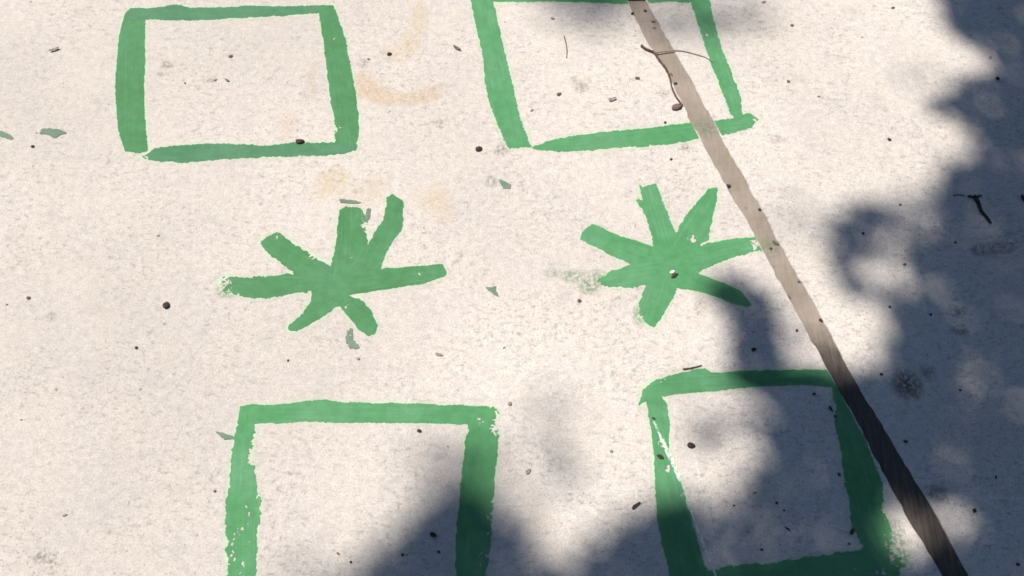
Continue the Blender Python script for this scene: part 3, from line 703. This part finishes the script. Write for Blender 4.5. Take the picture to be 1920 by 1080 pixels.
# foliage masses, named by where their shadow lies on the pavement: (outline, leaf layers, height of the mass)
MASS = [
    (Q('1762,-300 1757,0 1765,45 1795,66 1838,82 1856,108 1838,140 1800,150 1752,185 1750,215 1800,222 1818,262 1830,300 1790,310 1768,325 1758,362 1722,385 1715,440 1722,520 1690,560 1668,570 1668,640 1655,690 1590,700 1520,694 1452,692 1444,660 1452,612 1450,584 1412,536 1350,526 1338,546 1372,584 1380,625 1364,690 1366,728 1414,733 1430,780 1424,830 1412,880 1390,916 1335,940 1300,935 1245,940 1208,962 1152,994 1104,1030 1062,1110 1060,1400 2500,1400 2500,-300'), 4.9, 6.0),
    (Q('1600,715 1700,640 2500,560 2500,1400 1500,1400 1430,1060 1640,1010 1560,960 1460,900 1450,740'), 6.0, 6.0),
    (E(1814, 120, 50, 30), .10, 6), (E(1730, 134, 36, 22), .5, 8), (E(1762, 203, 20, 18), 3.2, 5),
    (Q('1290,940 1400,925 1440,945 1560,980 1600,1005 1480,1045 1330,1065'), 3.5, 8),
    (E(1690, 1000, 54, 66), .05, 5.5), (E(1788, 985, 42, 52), .8, 6), (E(1838, 1052, 40, 36), .9, 6), (E(1826, 690, 52, 48), 4.2, 8),
    (E(1690, 422, 80, 60), 2.2, 7.5), (E(1503, 405, 46, 30), .6, 9.5), (E(1625, 440, 66, 42), 2.4, 6), (E(1732, 500, 50, 64), 3.4, 7), (E(1668, 502, 42, 38), .5, 6),
    (E(1608, 405, 22, 24), 3.6, 5.5), (Q('1532,462 1570,450 1625,440 1636,464 1620,500 1618,528 1660,545 1720,560 1700,585 1640,572 1585,562 1572,520 1568,482'), 3.4, 6.2),
    (Q('826,892 850,900 872,915 932,935 938,990 965,1055 1105,1062 1060,1300 600,1300 600,1150 668,1078 735,1014 788,962'), 5.0, 7.2),
    (E(979, 1036, 34, 30), 2.2, 6), (E(965, 975, 50, 30), .8, 8), (E(830, 862, 52, 46), .5, 10), (E(590, 1085, 80, 44), .45, 10), (E(895, 885, 46, 52), .8, 9),
    (E(1037, 772, 56, 42), .85, 9), (E(1055, 864, 32, 38), 1.7, 7.5), (E(985, 900, 60, 60), .18, 10),
    (E(1330, 803, 46, 28), 1.4, 7), (E(1318, 962, 36, 28), 1.6, 7), (E(1395, 800, 34, 40), .8, 8), (E(1290, 760, 30, 40), .25, 9),
    (E(1130, 26, 150, 46), .7, 9.5), (E(1100, -52, 130, 72), 2.4, 9.0), (E(1320, 22, 130, 46), .75, 9.5), (E(1270, -60, 110, 40), 1.5, 8), (Q('850,-320 1700,-320 1640,-110 1400,-90 1000,-90 900,-140'), 2.5, 7.5),
    (E(1480, 635, 32, 38), .4, 6), (E(1462, 600, 46, 34), .9, 7), (Q('1336,516 1380,518 1424,534 1444,575 1450,610 1450,700 1362,720 1362,680 1374,640 1374,604 1340,560'), 4.2, 5.2),
]
TAUMAX = 6.0
a_eff = .00052
gx0, gx1, gy0, gy1 = -.62, 2.6, -1.15, 1.35
Ntry = int(TAUMAX * (gx1 - gx0) * (gy1 - gy0) / a_eff)
px_ = rng.uniform(gx0, gx1, Ntry); py_ = rng.uniform(gy0, gy1, Ntry)
tau = np.zeros(Ntry); hh = np.full(Ntry, 6.0)
fx_ = px_ + rng.normal(0, .009, Ntry); fy_ = py_ + rng.normal(0, .009, Ntry)     # ragged edges
for poly, t_, h_ in MASS:
    ins = sdf(fx_, fy_, [G(*p) for p in poly]) > 0
    tau[ins] = t_; hh[ins] = h_
keep = rng.uniform(0, TAUMAX, Ntry) < tau
px_, py_, hh, tau = px_[keep], py_[keep], hh[keep], tau[keep]
hh = hh * rng.normal(1, .07, len(hh))
k_ = 1 / SUN.z
LX = px_ + SUN.x * hh * k_; LY = py_ + SUN.y * hh * k_
nL = len(hh)
# each leaf: six-cornered blade folded a little along its rib
Lh = rng.uniform(.017, .028, nL); Wh = Lh * rng.uniform(.38, .55, nL)
az = rng.uniform(0, 2 * math.pi, nL); ti = rng.normal(0, .6, nL); ro = rng.normal(0, .5, nL)
ux = np.stack([np.cos(az) * np.cos(ti), np.sin(az) * np.cos(ti), np.sin(ti)], 1)
sx = np.stack([-np.sin(az), np.cos(az), np.zeros(nL)], 1); up = np.cross(ux, sx)
sx = sx * np.cos(ro)[:, None] + up * np.sin(ro)[:, None]; up = np.cross(ux, sx)
c = np.stack([LX, LY, hh], 1)
def lv(a, b, z_): return c + ux * (Lh * a)[:, None] + sx * (Wh * b)[:, None] + up * (Wh * z_)[:, None]
vs = np.stack([lv(-1, 0, 0), lv(-.35, -1, .25), lv(.4, -.8, .25), lv(1, 0, -.1), lv(.4, .8, .25), lv(-.35, 1, .25)], 1).reshape(-1, 3)
idx = np.arange(nL) * 6
faces = np.concatenate([np.stack([idx, idx + 1, idx + 2, idx + 3], 1), np.stack([idx, idx + 3, idx + 4, idx + 5], 1)])
me = bpy.data.meshes.new('crown'); me.from_pydata(vs.tolist(), [], faces.tolist()); me.update()
def cp(px, py, h):
    g = G(px, py); return Vector((g[0] + SUN.x * h / SUN.z, g[1] + SUN.y * h / SUN.z, h))
fork = cp(2650, 250, 4.6)
base = Vector((fork.x + 1.1, fork.y + 1.3, -.05))
tree = empty('tree', base); tag(tree, 'leafy tree whose overhanging crown throws the dappled shadow on the concrete', 'tree')
crown = put('crown', me, M_LEAF, tree); crown.matrix_parent_inverse = Matrix.Translation(-base)
bm = bmesh.new()
def limb(pts, r0, r1):
    pp = smooth_path(pts, 6); n = len(pp)
    pp = [p + Vector((random.uniform(-.02, .02), random.uniform(-.02, .02), 0)) * (0 < i < n - 1) for i, p in enumerate(pp)]
    tube(bm, pp, [r0 + (r1 - r0) * (i / (n - 1)) ** .8 for i in range(n)], 9)
limb([base - Vector((0, 0, .3)), base + Vector((-.05, -.1, 1.2)), base.lerp(fork, .6) + Vector((.1, .1, .4)), fork], .17, .085)
limb([fork, cp(2350, 600, 5.2), cp(2050, 850, 5.6), cp(1750, 1130, 5.9), cp(1350, 1230, 6.2), cp(1000, 1210, 6.4), cp(880, 1120, 6.5)], .06, .008)
limb([fork, cp(2350, 150, 5.8), cp(2080, -160, 6.6), cp(1700, -230, 7.1), cp(1350, -220, 7.5), cp(1130, -140, 7.8)], .055, .007)
limb([fork, cp(2300, 350, 5.2), cp(2000, 420, 5.5), cp(1880, 400, 5.6)], .04, .006)
limb([cp(2050, 850, 5.6), cp(1850, 800, 5.6), cp(1600, 860, 5.6), cp(1500, 820, 5.6)], .018, .004)
limb([cp(2080, -160, 6.6), cp(1960, 60, 5.9), cp(1900, 250, 5.6)], .02, .004)
sel = [i for i in range(nL) if tau[i] > 3.5]
nodes = [cp(2050, 850, 5.6), cp(1750, 1130, 5.9), cp(1350, 1230, 6.2), cp(1000, 1210, 6.4), cp(1880, 400, 5.6), cp(1900, 250, 5.6), cp(1600, 860, 5.6), cp(2300, 350, 5.2), cp(2080, -160, 6.6)]
for i in random.sample(sel, min(150, len(sel))):
    p = Vector((LX[i], LY[i], hh[i])); q = min(nodes, key=lambda n: (n - p).length)
    if (q - p).length < .9: tube(bm, [q, q.lerp(p, .5) + Vector((0, 0, .02)), p], [.005, .004, .002], 5)
bmesh.ops.recalc_face_normals(bm, faces=bm.faces)
me = bpy.data.meshes.new('trunk'); bm.to_mesh(me); bm.free()
tr = put('trunk', me, M_BARK, tree); tr.matrix_parent_inverse = Matrix.Translation(-base)
print('leaves', nL, 'objects', len(bpy.data.objects))
